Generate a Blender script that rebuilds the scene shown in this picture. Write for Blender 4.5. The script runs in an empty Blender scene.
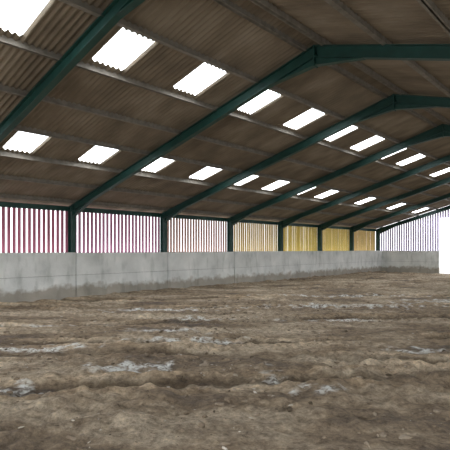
import bpy, math, random
import numpy as np
from mathutils import Vector, noise
random.seed(4)
sc=bpy.context.scene
try:
    sc.view_settings.view_transform='Standard'
except Exception: pass

D=17.8            # camera to left column line
SPAN=23.2; XL=-D; XR=XL+SPAN; XM=XL+SPAN/2
SL=0.285; EAVE=3.95
Y0=-4.67; Y1=40.45; BAY=5.0; NB=9
frames=[Y0+BAY*i for i in range(NB)]+[Y1-0.12]
WALLH=1.85
def roofz(x):
    w=x-XL
    return EAVE+SL*(w if w<=SPAN/2 else SPAN-w)

# ---------- materials ----------
def mat(name):
    m=bpy.data.materials.new(name); m.use_nodes=True
    nt=m.node_tree; b=nt.nodes['Principled BSDF']
    return m,nt,b
def N(nt,t,**k):
    n=nt.nodes.new(t)
    for a,v in k.items():
        if a in n.inputs: n.inputs[a].default_value=v
        else: setattr(n,a,v)
    return n
def ramp(nt,fac,stops):
    r=nt.nodes.new('ShaderNodeValToRGB')
    el=r.color_ramp.elements
    while len(el)<len(stops): el.new(0.5)
    for e,(p,c) in zip(el,stops):
        e.position=p; e.color=(*c,1)
    nt.links.new(fac,r.inputs[0]); return r
def noisy(name,stops,scale=3,rough=0.8,bump=0.0,bscale=20,stretch=(1,1,1),detail=6,metal=0):
    m,nt,b=mat(name)
    tc=N(nt,'ShaderNodeTexCoord'); mp=N(nt,'ShaderNodeMapping'); mp.inputs['Scale'].default_value=stretch
    nt.links.new(tc.outputs['Object'],mp.inputs[0])
    n=N(nt,'ShaderNodeTexNoise'); n.inputs['Scale'].default_value=scale; n.inputs['Detail'].default_value=detail
    nt.links.new(mp.outputs[0],n.inputs['Vector'])
    r=ramp(nt,n.outputs['Fac'],stops)
    nt.links.new(r.outputs[0],b.inputs['Base Color'])
    b.inputs['Roughness'].default_value=rough; b.inputs['Metallic'].default_value=metal
    if bump:
        n2=N(nt,'ShaderNodeTexNoise'); n2.inputs['Scale'].default_value=bscale; n2.inputs['Detail'].default_value=6
        nt.links.new(tc.outputs['Object'],n2.inputs['Vector'])
        bp=N(nt,'ShaderNodeBump'); bp.inputs['Strength'].default_value=bump; bp.inputs['Distance'].default_value=0.03
        nt.links.new(n2.outputs['Fac'],bp.inputs['Height']); nt.links.new(bp.outputs[0],b.inputs['Normal'])
    return m,nt,b,r

m_green=noisy('green_painted_steel',[(0.3,(0.008,0.048,0.040)),(0.7,(0.014,0.072,0.060))],4,0.5)[0]
m_purlin=noisy('purlin_steel',[(0.3,(0.17,0.155,0.13)),(0.7,(0.28,0.26,0.225))],6,0.7)[0]
m_roof=noisy('fibre_cement_roof',[(0.3,(0.165,0.135,0.10)),(0.5,(0.235,0.195,0.145)),(0.7,(0.32,0.275,0.215))],1.2,0.9,stretch=(0.6,1.2,1),detail=7)[0]
m_pale=noisy('outside_ground',[(0.3,(0.5,0.48,0.45)),(0.7,(0.62,0.6,0.57))],2,0.9)[0]

# concrete
m_conc,nt,b,r=noisy('concrete_panel',[(0.28,(0.58,0.61,0.59)),(0.42,(0.72,0.74,0.72)),(0.6,(0.82,0.84,0.82)),(0.75,(0.94,0.94,0.92))],1.1,0.85,0.2,14,detail=12)
geo=N(nt,'ShaderNodeNewGeometry'); sep=N(nt,'ShaderNodeSeparateXYZ'); nt.links.new(geo.outputs['Position'],sep.inputs[0])
n3=N(nt,'ShaderNodeTexNoise'); n3.inputs['Scale'].default_value=3; n3.inputs['Detail'].default_value=8
nt.links.new(geo.outputs['Position'],n3.inputs['Vector'])
ad=N(nt,'ShaderNodeMath',operation='MULTIPLY_ADD'); nt.links.new(n3.outputs['Fac'],ad.inputs[0]); ad.inputs[1].default_value=-0.7; nt.links.new(sep.outputs['Z'],ad.inputs[2])
rg=ramp(nt,ad.outputs[0],[(0.0,(0.40,0.34,0.27)),(0.2,(1,1,1))])
mx=N(nt,'ShaderNodeMixRGB',blend_type='MULTIPLY'); mx.inputs[0].default_value=0.8
nt.links.new(r.outputs[0],mx.inputs[1]); nt.links.new(rg.outputs[0],mx.inputs[2])
mp=N(nt,'ShaderNodeMapping'); mp.inputs['Scale'].default_value=(1.6,1.6,0.5); nt.links.new(geo.outputs['Position'],mp.inputs[0])
n5=N(nt,'ShaderNodeTexNoise'); n5.inputs['Scale'].default_value=1.8; n5.inputs['Detail'].default_value=6; nt.links.new(mp.outputs[0],n5.inputs['Vector'])
r5=ramp(nt,n5.outputs['Fac'],[(0.32,(0.74,0.76,0.74)),(0.46,(1,1,1))])
mx2=N(nt,'ShaderNodeMixRGB',blend_type='MULTIPLY'); mx2.inputs[0].default_value=0.8
nt.links.new(mx.outputs[0],mx2.inputs[1]); nt.links.new(r5.outputs[0],mx2.inputs[2])
nt.links.new(mx2.outputs[0],b.inputs['Base Color'])
m_joint=noisy('joint_filler',[(0.3,(0.08,0.08,0.075)),(0.7,(0.13,0.13,0.12))],5,0.9)[0]

m_sky,nt,b=mat('glowing_rooflight_sheet')
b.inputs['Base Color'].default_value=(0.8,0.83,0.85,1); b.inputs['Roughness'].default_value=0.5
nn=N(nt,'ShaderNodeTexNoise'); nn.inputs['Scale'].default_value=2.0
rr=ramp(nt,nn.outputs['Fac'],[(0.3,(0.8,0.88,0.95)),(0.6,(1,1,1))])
nt.links.new(rr.outputs[0],b.inputs['Emission Color']); b.inputs['Emission Strength'].default_value=6.5  # daylight through the sheet is put in as emission, nothing is transmitted

m_door,nt,b,r=noisy('glowing_white_door',[(0.3,(0.85,0.87,0.9)),(0.7,(0.9,0.9,0.92))],2,0.5)
b.inputs['Emission Color'].default_value=(1,1,1,1); b.inputs['Emission Strength'].default_value=0.7  # emission added so the door looks bright with daylight; it is no lamp

def board_mat(name,c):
    lo=tuple(v*0.7 for v in c); hi=tuple(min(1,v*1.25) for v in c)
    return noisy(name,[(0.3,lo),(0.5,c),(0.7,hi)],3,0.8,stretch=(1,6,0.3))[0]
bmats={
 'maroon':board_mat('boards_maroon',(0.60,0.20,0.30)),
 'pink':board_mat('boards_pink',(0.66,0.30,0.46)),
 'tan':board_mat('boards_tan',(0.68,0.43,0.36)),
 'ochre':board_mat('boards_ochre',(0.78,0.57,0.22)),
 'yellow':board_mat('boards_yellow',(0.82,0.62,0.16)),
 'lilac':board_mat('boards_lilac',(0.56,0.46,0.72)),
}

# ---------- mesh helpers ----------
class MB:
    def __init__(s): s.v=[]; s.f=[]; s.mi=[]; s.cur=0
    def box(s,c,h,ax=None):
        c=Vector(c); ax=ax or (Vector((1,0,0)),Vector((0,1,0)),Vector((0,0,1)))
        i=len(s.v)
        for sx in(-1,1):
            for sy in(-1,1):
                for sz in(-1,1):
                    s.v.append(c+ax[0]*h[0]*sx+ax[1]*h[1]*sy+ax[2]*h[2]*sz)
        for q in((0,1,3,2),(4,6,7,5),(0,4,5,1),(2,3,7,6),(0,2,6,4),(1,5,7,3)):
            s.f.append([i+k for k in q]); s.mi.append(s.cur)
    def prism(s,pts,y0,y1):
        i=len(s.v); n=len(pts)
        for y in(y0,y1):
            for p in pts: s.v.append(Vector((p[0],y,p[1])))
        s.f.append([i+k for k in range(n)][::-1]); s.f.append([i+n+k for k in range(n)]); s.mi+=[s.cur]*2
        for k in range(n):
            k2=(k+1)%n; s.f.append([i+k,i+k2,i+n+k2,i+n+k]); s.mi.append(s.cur)
    def ibeam(s,p0,p1,depth,width,t=0.02):
        p0=Vector(p0);p1=Vector(p1); d=(p1-p0); L=d.length; d.normalize()
        yv=Vector((0,1,0)); n=d.cross(yv)
        if n.z<0: n=-n
        mid=(p0+p1)/2
        ax=(d,yv,n)
        s.box(mid-n*t/2,(L/2,width/2,t/2),ax)
        s.box(mid-n*(depth-t/2),(L/2,width/2,t/2),ax)
        s.box(mid-n*depth/2,(L/2,t/2,depth/2-t),ax)
    def obj(s,name,m,bevel=0,m2=None):
        me=bpy.data.meshes.new(name); me.from_pydata([tuple(v) for v in s.v],[],s.f); me.update()
        o=bpy.data.objects.new(name,me); sc.collection.objects.link(o); me.materials.append(m)
        if m2:
            me.materials.append(m2); me.polygons.foreach_set('material_index',s.mi)
        if bevel:
            bv=o.modifiers.new('bevel','BEVEL'); bv.width=bevel; bv.segments=2
        return o

# ---------- portal frames ----------
PD=0.12; RD=0.29
for y in frames:
    b_=MB()
    top=lambda x: roofz(x)-PD-0.02
    for side in(-1,1):
        xo = XL-0.16 if side<0 else XR+0.16
        xi = XL+0.14 if side<0 else XR-0.14
        zt=top(xo)
        for xx in(xo,xi): b_.box((xx,y,(zt-0.05)/2),(0.012,0.09,(zt-0.05)/2))
        b_.box(((xo+xi)/2,y,(zt-0.05)/2),(abs(xi-xo)/2,0.012,(zt-0.05)/2))
        b_.ibeam((xo,y,zt),(XM,y,top(XM)),RD,0.165)
        sgn=-side
        hx0=xi; hx1=xi+sgn*1.5
        z0=roofz(hx0)-PD-RD-.01; z1=roofz(hx1)-PD-RD-.01
        b_.prism([(hx0,z0),(hx0,z0-0.22),(hx1,z1)],y-0.012,y+0.012)
        p0=Vector((hx0,y,z0-0.22)); p1=Vector((hx1,y,z1)); d=(p1-p0).normalized()
        yv=Vector((0,1,0)); b_.box((p0+p1)/2,((p1-p0).length/2,0.08,0.01),(d,yv,d.cross(yv)))
        b_.box((xi,y,z0+0.02),(0.015,0.085,0.26))
        ax1=XM+(-sgn)*1.3
        za=top(XM)-RD-.01; z1=roofz(ax1)-PD-RD-.03
        b_.prism([(XM,za),(XM,za-0.20),(ax1,z1)],y-0.012,y+0.012)
        p0=Vector((XM,y,za-0.20)); p1=Vector((ax1,y,z1)); d=(p1-p0).normalized()
        b_.box((p0+p1)/2,((p1-p0).length/2,0.08,0.01),(d,yv,d.cross(yv)))
    b_.box((XM,y,top(XM)-0.27),(0.02,0.09,0.27))
    b_.obj('portal_frame',m_green)

# ---------- purlins ----------
pw=[0.25+1.583*i for i in range(8)]
pw[-1]=11.3
b_=MB()
for side in(0,1):
    for w in pw:
        x=XL+w if side==0 else XR-w
        z=roofz(x)+0.02
        b_.box((x,(Y0+Y1)/2,z-(PD+.04)/2),(0.03,(Y1-Y0)/2+0.2,(PD+.04)/2))
        b_.box((x+(0.04 if side==0 else -0.04),(Y0+Y1)/2,z-PD-.03),(0.04,(Y1-Y0)/2+0.2,0.01))
b_.obj('roof_purlins',m_purlin)
b_=MB()
for x in(XL-0.20,XR+0.20):
    b_.box((x,(Y0+Y1)/2,EAVE-0.27),(0.04,(Y1-Y0)/2,0.10))
b_.obj('eaves_beams',m_green)

# ---------- corrugated roof + skylights ----------
P=0.146; SEG=6; AMP=0.03
ys=np.arange(Y0-0.3,Y1+0.45,P/SEG)
YB=ys[0]
prof=AMP*np.cos(2*np.pi*(ys-YB)/P)
sky_c=[YB+P*round((6.44+2.5*k-YB)/P) for k in range(-4,14)]
sky_c=[c for c in sky_c if Y0<c-0.5 and c+0.5<Y1]
HWY=P*3.0
ymid=(ys[:-1]+ys[1:])/2
skymask=np.array([any(abs(v-c)<HWY for c in sky_c) for v in ymid])
INS=0.20
A2,B2,A5,B5=pw[2]+INS,pw[3]-INS,pw[5]+INS,pw[6]-INS
rows=[(-0.8,pw[0]+.05,0),(pw[0]-.05,pw[1]+.05,1),(pw[1]-.05,pw[2]+.02,0),(pw[2]-.02,A2,1),(A2,B2,1),(B2,pw[3]+.05,1),
      (pw[3]-.05,pw[4]+.05,0),(pw[4]-.05,pw[5]+.02,1),(pw[5]-.02,A5,0),(A5,B5,0),(B5,pw[6]+.05,0),(pw[6]-.05,11.66,1)]
rows_sky=[(0,A2,B2),(0,A5,B5),(1,A2,B2)]
for side in(0,1):
    V=[];F=[]
    for (a0,a1,li) in rows:
        issky=any(s_==side and abs(a0-a)<1e-6 for s_,a,_ in rows_sky)
        mask=~skymask if issky else np.ones(len(ymid),bool)
        lift=0.010*li
        x0=XL+a0 if side==0 else XR-a0
        x1=XL+a1 if side==0 else XR-a1
        z0=EAVE+SL*a0+lift; z1=EAVE+SL*a1+lift
        n=len(ys); o=len(V)
        V+=[(x0,ys[i],z0+prof[i]) for i in range(n)]+[(x1,ys[i],z1+prof[i]) for i in range(n)]
        F+=[(o+i,o+i+1,o+n+i+1,o+n+i) for i in range(n-1) if mask[i]]
    me=bpy.data.meshes.new('roof'); me.from_pydata(V,[],F); me.update()
    for p in me.polygons: p.use_smooth=True
    me.materials.append(m_roof)
    ob=bpy.data.objects.new('ceiling',me); sc.collection.objects.link(ob)
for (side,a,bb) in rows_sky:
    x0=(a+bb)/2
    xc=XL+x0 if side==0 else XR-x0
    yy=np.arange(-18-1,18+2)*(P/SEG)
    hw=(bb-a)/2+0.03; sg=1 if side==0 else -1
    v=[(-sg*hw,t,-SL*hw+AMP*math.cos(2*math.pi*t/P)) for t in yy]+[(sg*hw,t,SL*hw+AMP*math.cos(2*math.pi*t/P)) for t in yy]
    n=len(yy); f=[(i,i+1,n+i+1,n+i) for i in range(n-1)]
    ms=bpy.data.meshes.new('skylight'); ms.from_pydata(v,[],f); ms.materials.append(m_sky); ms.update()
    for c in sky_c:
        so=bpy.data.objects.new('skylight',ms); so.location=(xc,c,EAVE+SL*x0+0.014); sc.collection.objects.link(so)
b_=MB()
zt=EAVE+SL*SPAN/2
b_.prism([(XM-0.4,zt-0.07),(XM,zt+0.05),(XM+0.4,zt-0.07),(XM+0.4,zt-0.04),(XM,zt+0.09),(XM-0.4,zt-0.04)],Y0-0.3,Y1+0.4)
b_.obj('ridge_capping',m_roof)

# ---------- concrete walls (inside the columns) ----------
XW=XL+0.235
b_=MB()
for i in range(NB):
    a=frames[i]+0.02; e=frames[i+1]-0.02
    if i==NB-1: e=Y1-0.01
    b_.cur=0
    for z0,z1 in((-0.1,0.922),(0.932,WALLH+random.uniform(-.012,.012))):
        b_.box((XW+random.uniform(-.01,.01),(a+e)/2,(z0+z1)/2),(0.075,(e-a)/2,(z1-z0)/2))
b_.cur=1
b_.box((XW-0.02,(Y0+Y1)/2,(WALLH-0.15)/2),(0.03,(Y1-Y0)/2-.01,(WALLH-0.05)/2))
b_.obj('wall_left',m_conc,0.008,m_joint)
b_=MB()
DW0,DW1=5.15,10.5
for a,e in [(XL+.02,XL+DW0),(XL+DW1,XM+5.8),(XM+5.8,XR)]:
    b_.cur=0
    for z0,z1 in((-0.1,0.922),(0.932,WALLH)):
        b_.box(((a+e)/2,Y1+0.08,(z0+z1)/2),((e-a)/2-0.01,0.075,(z1-z0)/2))
    b_.cur=1
    b_.box(((a+e)/2,Y1+0.10,(WALLH-0.15)/2),((e-a)/2-.02,0.03,(WALLH-0.05)/2))
b_.obj('wall_back',m_conc,0.008,m_joint)

# ---------- spaced boarding ----------
bay_cols=['maroon','maroon','maroon','pink','tan','ochre','yellow','yellow','ochre']
bws=[.125,.125,.125,.13,.14,.155,.16,.16,.16]
PITCH=0.20
x=XL-0.26
for i in range(NB):
    b_=MB(); y=frames[i]+PITCH/2
    while y<frames[i+1]:
        b_.box((x+random.uniform(-.004,.004),y+random.uniform(-.006,.006),(WALLH-0.1+EAVE-0.22)/2),(0.011,bws[i]/2,(EAVE-0.22-WALLH+0.1)/2))
        y+=PITCH
    b_.box((x+0.03,(frames[i]+frames[i+1])/2,1.8),(0.02,(frames[i+1]-frames[i])/2,0.05))
    for yy in(frames[i]+1.7,frames[i]+3.3): b_.box((x+0.03,yy,0.8),(0.02,0.03,1.0))
    b_.obj('spaced_boarding',bmats[bay_cols[i]])
b_=MB(); x=XL
while x<XR:
    z0=WALLH-0.1
    if XL+DW0-0.05<x<XL+DW1+0.05: z0=4.55
    z1=roofz(x)-0.12
    b_.box((x,Y1+0.2,(z0+z1)/2),(0.14/2,0.011,(z1-z0)/2))
    x+=PITCH
for x in(XL+1.5,XL+3.5,XR-2,XR-5): b_.box((x,Y1+0.2,0.8),(0.03,0.02,1.0))
b_.obj('gable_boarding',bmats['lilac'])
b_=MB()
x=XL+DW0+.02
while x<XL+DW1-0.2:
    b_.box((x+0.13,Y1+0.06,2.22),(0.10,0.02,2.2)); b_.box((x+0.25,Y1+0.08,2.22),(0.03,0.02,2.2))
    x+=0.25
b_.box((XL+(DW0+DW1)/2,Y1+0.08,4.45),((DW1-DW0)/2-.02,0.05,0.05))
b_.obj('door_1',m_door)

# ---------- ground ----------
b_=MB(); b_.box((0,15,-0.35),(150,150,0.1)); b_.obj('yard_ground',m_pale)

step=0.06
gx=np.arange(XL-0.02,XR+0.03,step); gy=np.arange(Y0-1,Y1+0.05,step)
nx,ny=len(gx),len(gy)
pts=[]; col=[]; trk=[]
patches=[(-6.6,4.8,.40,.18,1.4),(-6.1,5.2,.25,.12,.9),(-9.3,4.6,.8,.10,.8),(-9.7,9.6,.6,.12,.9),(-9.7,13.1,1.8,.14,.8),(-7.0,16.3,1.2,.3,1),(-8.4,14.8,1.2,.2,.8),(-3.45,5.87,.2,.08,.8),(-6.8,3.0,.25,.12,.9),(-4.4,6.1,.10,.25,.7),(-12,10,1.4,.12,.7),(-6.5,12,1.1,.12,.7),(-11.5,6.5,1.0,.1,.7),(-3.5,9.5,.6,.1,.6),(-5.0,20,1.8,.3,.9),(-9.,19,1.8,.2,.9),(-7.6,7.2,.9,.08,.7),(-8.8,7.6,.7,.1,.7),(-10.5,17.5,1.6,.15,.7)]
def fbm(x,y,o=4):
    s=0;a=0.5
    for k in range(o):
        s+=a*noise.noise((x,y,k*7.3)); x*=2.03;y*=2.03;a*=.58
    return s
for y in gy:
    for x in gx:
        U=(x*.745+y*.667); Vv=(-x*.667+y*.745)
        big=noise.noise((x*0.25,y*0.25,3.1))*0.06
        near=(x*x+y*y)<18*18
        f=fbm(x*1.6,y*1.6,5 if near else 3)
        r=noise.noise((U*0.22, Vv*1.3,9.0))
        f2=abs(noise.noise((x*4.1,y*4.1,1.7))) if near else .1
        rough=0.5+max(0,noise.noise((x*.35,y*.35,6.6))+.25)*1.6
        h=big+f*0.11*rough+abs(r)*0.12-0.07+f2*0.075*rough
        t=0
        for c0,am,k0 in((6.9,0.7,.25),(8.6,0.7,.25),(11.2,1.0,.17),(12.9,1.0,.17),(17.5,1.2,.12),(19.2,1.2,.12)):
            cv=c0+am*math.sin(U*k0+c0)
            d=(Vv-cv)/0.24
            if abs(d)<3.2:
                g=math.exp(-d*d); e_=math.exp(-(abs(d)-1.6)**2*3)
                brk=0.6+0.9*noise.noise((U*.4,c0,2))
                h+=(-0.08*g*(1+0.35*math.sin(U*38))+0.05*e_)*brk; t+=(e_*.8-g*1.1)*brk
        dw=x-XL-.3
        if dw<0.6: h+=(0.6-max(dw,0))*0.12*(1+f)
        w=0; n=None
        for px,py,a,bb,st in patches:
            if abs(x-px)>2*a+.6 or abs(y-py)>2*a+.6: continue
            u=((x-px)*.745+(y-py)*.667); v=((x-px)*.667-(y-py)*.745)
            if n is None: n=fbm(x*4.1+5,y*4.1,4)
            v+=n*0.25
            q=(u/a)**2+(v/(bb*1.5))**2
            if q<4: w=max(w,(math.exp(-q)*1.3+n*2.4-0.25)*st)
        w=min(1,max(0,w*1.7))
        pts.append((x,y,h)); col.append(w); trk.append(t)
V=np.array(pts,dtype=np.float32)
idx=np.arange(nx*ny).reshape(ny,nx)
F=np.stack([idx[:-1,:-1],idx[:-1,1:],idx[1:,1:],idx[1:,:-1]],-1).reshape(-1,4)
me=bpy.data.meshes.new('floor')
me.from_pydata(V.tolist(),[],F.tolist()); me.update()
at=me.attributes.new('pale','FLOAT','POINT'); at.data.foreach_set('value',np.array(col,dtype=np.float32))
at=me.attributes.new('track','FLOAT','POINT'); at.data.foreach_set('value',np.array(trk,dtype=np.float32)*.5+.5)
me.polygons.foreach_set('use_smooth',[True]*len(me.polygons))
m_fl,nt,b=mat('churned_muck')
tc=N(nt,'ShaderNodeTexCoord')
n1=N(nt,'ShaderNodeTexNoise'); n1.inputs['Scale'].default_value=0.6; n1.inputs['Detail'].default_value=12; n1.inputs['Roughness'].default_value=0.72
mp=N(nt,'ShaderNodeMapping'); mp.vector_type='TEXTURE'; mp.inputs['Rotation'].default_value=(0,0,math.radians(41.85)); mp.inputs['Scale'].default_value=(2.2,0.9,1)
nt.links.new(tc.outputs['Object'],mp.inputs[0]); nt.links.new(mp.outputs[0],n1.inputs['Vector'])
n2=N(nt,'ShaderNodeTexNoise'); n2.inputs['Scale'].default_value=7; n2.inputs['Detail'].default_value=14; n2.inputs['Roughness'].default_value=0.85
nt.links.new(tc.outputs['Object'],n2.inputs['Vector'])
r1=ramp(nt,n1.outputs['Fac'],[(0.36,(0.14,0.098,0.062)),(0.47,(0.39,0.30,0.205)),(0.62,(0.74,0.63,0.48))])
r2=ramp(nt,n2.outputs['Fac'],[(0.36,(0.25,0.22,0.18)),(0.5,(0.88,0.86,0.84)),(0.64,(1.5,1.5,1.46))])
mx=N(nt,'ShaderNodeMixRGB',blend_type='MULTIPLY'); mx.inputs[0].default_value=1
nt.links.new(r1.outputs[0],mx.inputs[1]); nt.links.new(r2.outputs[0],mx.inputs[2])
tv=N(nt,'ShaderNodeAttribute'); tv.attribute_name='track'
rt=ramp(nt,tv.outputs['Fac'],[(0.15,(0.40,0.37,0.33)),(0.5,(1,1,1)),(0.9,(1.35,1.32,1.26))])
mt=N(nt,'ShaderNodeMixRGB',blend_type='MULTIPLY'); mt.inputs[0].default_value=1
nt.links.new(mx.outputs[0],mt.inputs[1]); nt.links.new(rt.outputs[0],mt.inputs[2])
av=N(nt,'ShaderNodeAttribute'); av.attribute_name='pale'
n4=N(nt,'ShaderNodeTexNoise'); n4.inputs['Scale'].default_value=14; n4.inputs['Detail'].default_value=8; nt.links.new(tc.outputs['Object'],n4.inputs['Vector'])
r4=ramp(nt,n4.outputs['Fac'],[(0.38,(0.15,0.15,0.15)),(0.54,(1,1,1))])
mm=N(nt,'ShaderNodeMath',operation='MULTIPLY'); nt.links.new(av.outputs['Fac'],mm.inputs[0]); nt.links.new(r4.outputs[0],mm.inputs[1])
mw=N(nt,'ShaderNodeMixRGB'); nt.links.new(mm.outputs[0],mw.inputs[0]); nt.links.new(mt.outputs[0],mw.inputs[1]); mw.inputs[2].default_value=(0.94,0.94,0.90,1)
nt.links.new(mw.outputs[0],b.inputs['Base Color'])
rw=ramp(nt,n1.outputs['Fac'],[(0.36,(0.45,0.45,0.45)),(0.46,(0.9,0.9,0.9))]); nt.links.new(rw.outputs[0],b.inputs['Roughness'])
bp=N(nt,'ShaderNodeBump'); bp.inputs['Strength'].default_value=1.0; bp.inputs['Distance'].default_value=0.07
nt.links.new(n2.outputs['Fac'],bp.inputs['Height']); nt.links.new(bp.outputs[0],b.inputs['Normal'])
me.materials.append(m_fl)
fo=bpy.data.objects.new('floor',me); sc.collection.objects.link(fo)

H=V[:,2].reshape(ny,nx)
def gz(x,y):
    i=min(nx-1,max(0,int(round((x-gx[0])/step)))); j=min(ny-1,max(0,int(round((y-gy[0])/step))))
    return float(H[j,i])
ico=[(0,0,1),(.894,0,.447),(.276,.851,.447),(-.724,.526,.447),(-.724,-.526,.447),(.276,-.851,.447),(.724,.526,-.447),(-.276,.851,-.447),(-.894,0,-.447),(-.276,-.851,-.447),(.724,-.526,-.447),(0,0,-1)]
icf=[(0,1,2),(0,2,3),(0,3,4),(0,4,5),(0,5,1),(1,6,2),(2,7,3),(3,8,4),(4,9,5),(5,10,1),(6,7,2),(7,8,3),(8,9,4),(9,10,5),(10,6,1),(11,7,6),(11,8,7),(11,9,8),(11,10,9),(11,6,10)]
v=[];f=[];mi=[]
def scatter(n,m,smin,smax,flat,elong,keep):
    for k in range(n):
        if k<n*.7: x=random.uniform(-13,1.5); y=random.uniform(0.5,16)
        else: x=random.uniform(XL+.4,XR-.3); y=random.uniform(1,38)
        if noise.noise((x*0.6,y*0.6,2))<random.uniform(*keep): continue
        s=smin+smax*random.random()**4
        z=gz(x,y); o=len(v); a=random.random()*6.28; ca,sa=math.cos(a),math.sin(a)
        ex=random.uniform(.8,elong)
        for p in ico:
            j=random.uniform(.6,1.35)*s
            px,py,pz=p[0]*j*ex,p[1]*j,p[2]*j*flat
            v.append((x+px*ca-py*sa,y+px*sa+py*ca,z+pz+s*.15))
        f.extend([tuple(q+o for q in t) for t in icf]); mi.extend([m]*20)
m_cl=noisy('clod_soil',[(0.35,(0.11,0.08,0.05)),(0.5,(0.27,0.205,0.14)),(0.72,(0.48,0.41,0.32))],2.5,0.9,0.4,60)[0]
m_ch=noisy('wood_chip',[(0.35,(0.55,0.48,0.38)),(0.7,(0.88,0.84,0.76))],2.5,0.9)[0]
scatter(12000,0,0.010,0.045,.6,2.0,(-.35,.45))
scatter(3500,1,0.007,0.018,.4,3.0,(-.2,.5))
me=bpy.data.meshes.new('muck_clods'); me.from_pydata(v,[],f); me.update()
me.materials.append(m_cl); me.materials.append(m_ch); me.polygons.foreach_set('material_index',mi)
sc.collection.objects.link(bpy.data.objects.new('muck_clods',me))

# ---------- world ----------
w=bpy.data.worlds.new('overcast'); sc.world=w; w.use_nodes=True
bg=w.node_tree.nodes['Background']; bg.inputs[0].default_value=(0.95,0.975,1.0,1); bg.inputs[1].default_value=2.55

# ---------- camera ----------
cd=bpy.data.cameras.new('camera'); cam=bpy.data.objects.new('camera',cd); sc.collection.objects.link(cam)
cam.location=(0,0,2.0); cam.rotation_euler=(math.radians(90),0,math.radians(41.85))
cd.sensor_width=36; cd.lens=470/450*36; cd.shift_y=24/450; cd.clip_end=500
sc.camera=cam
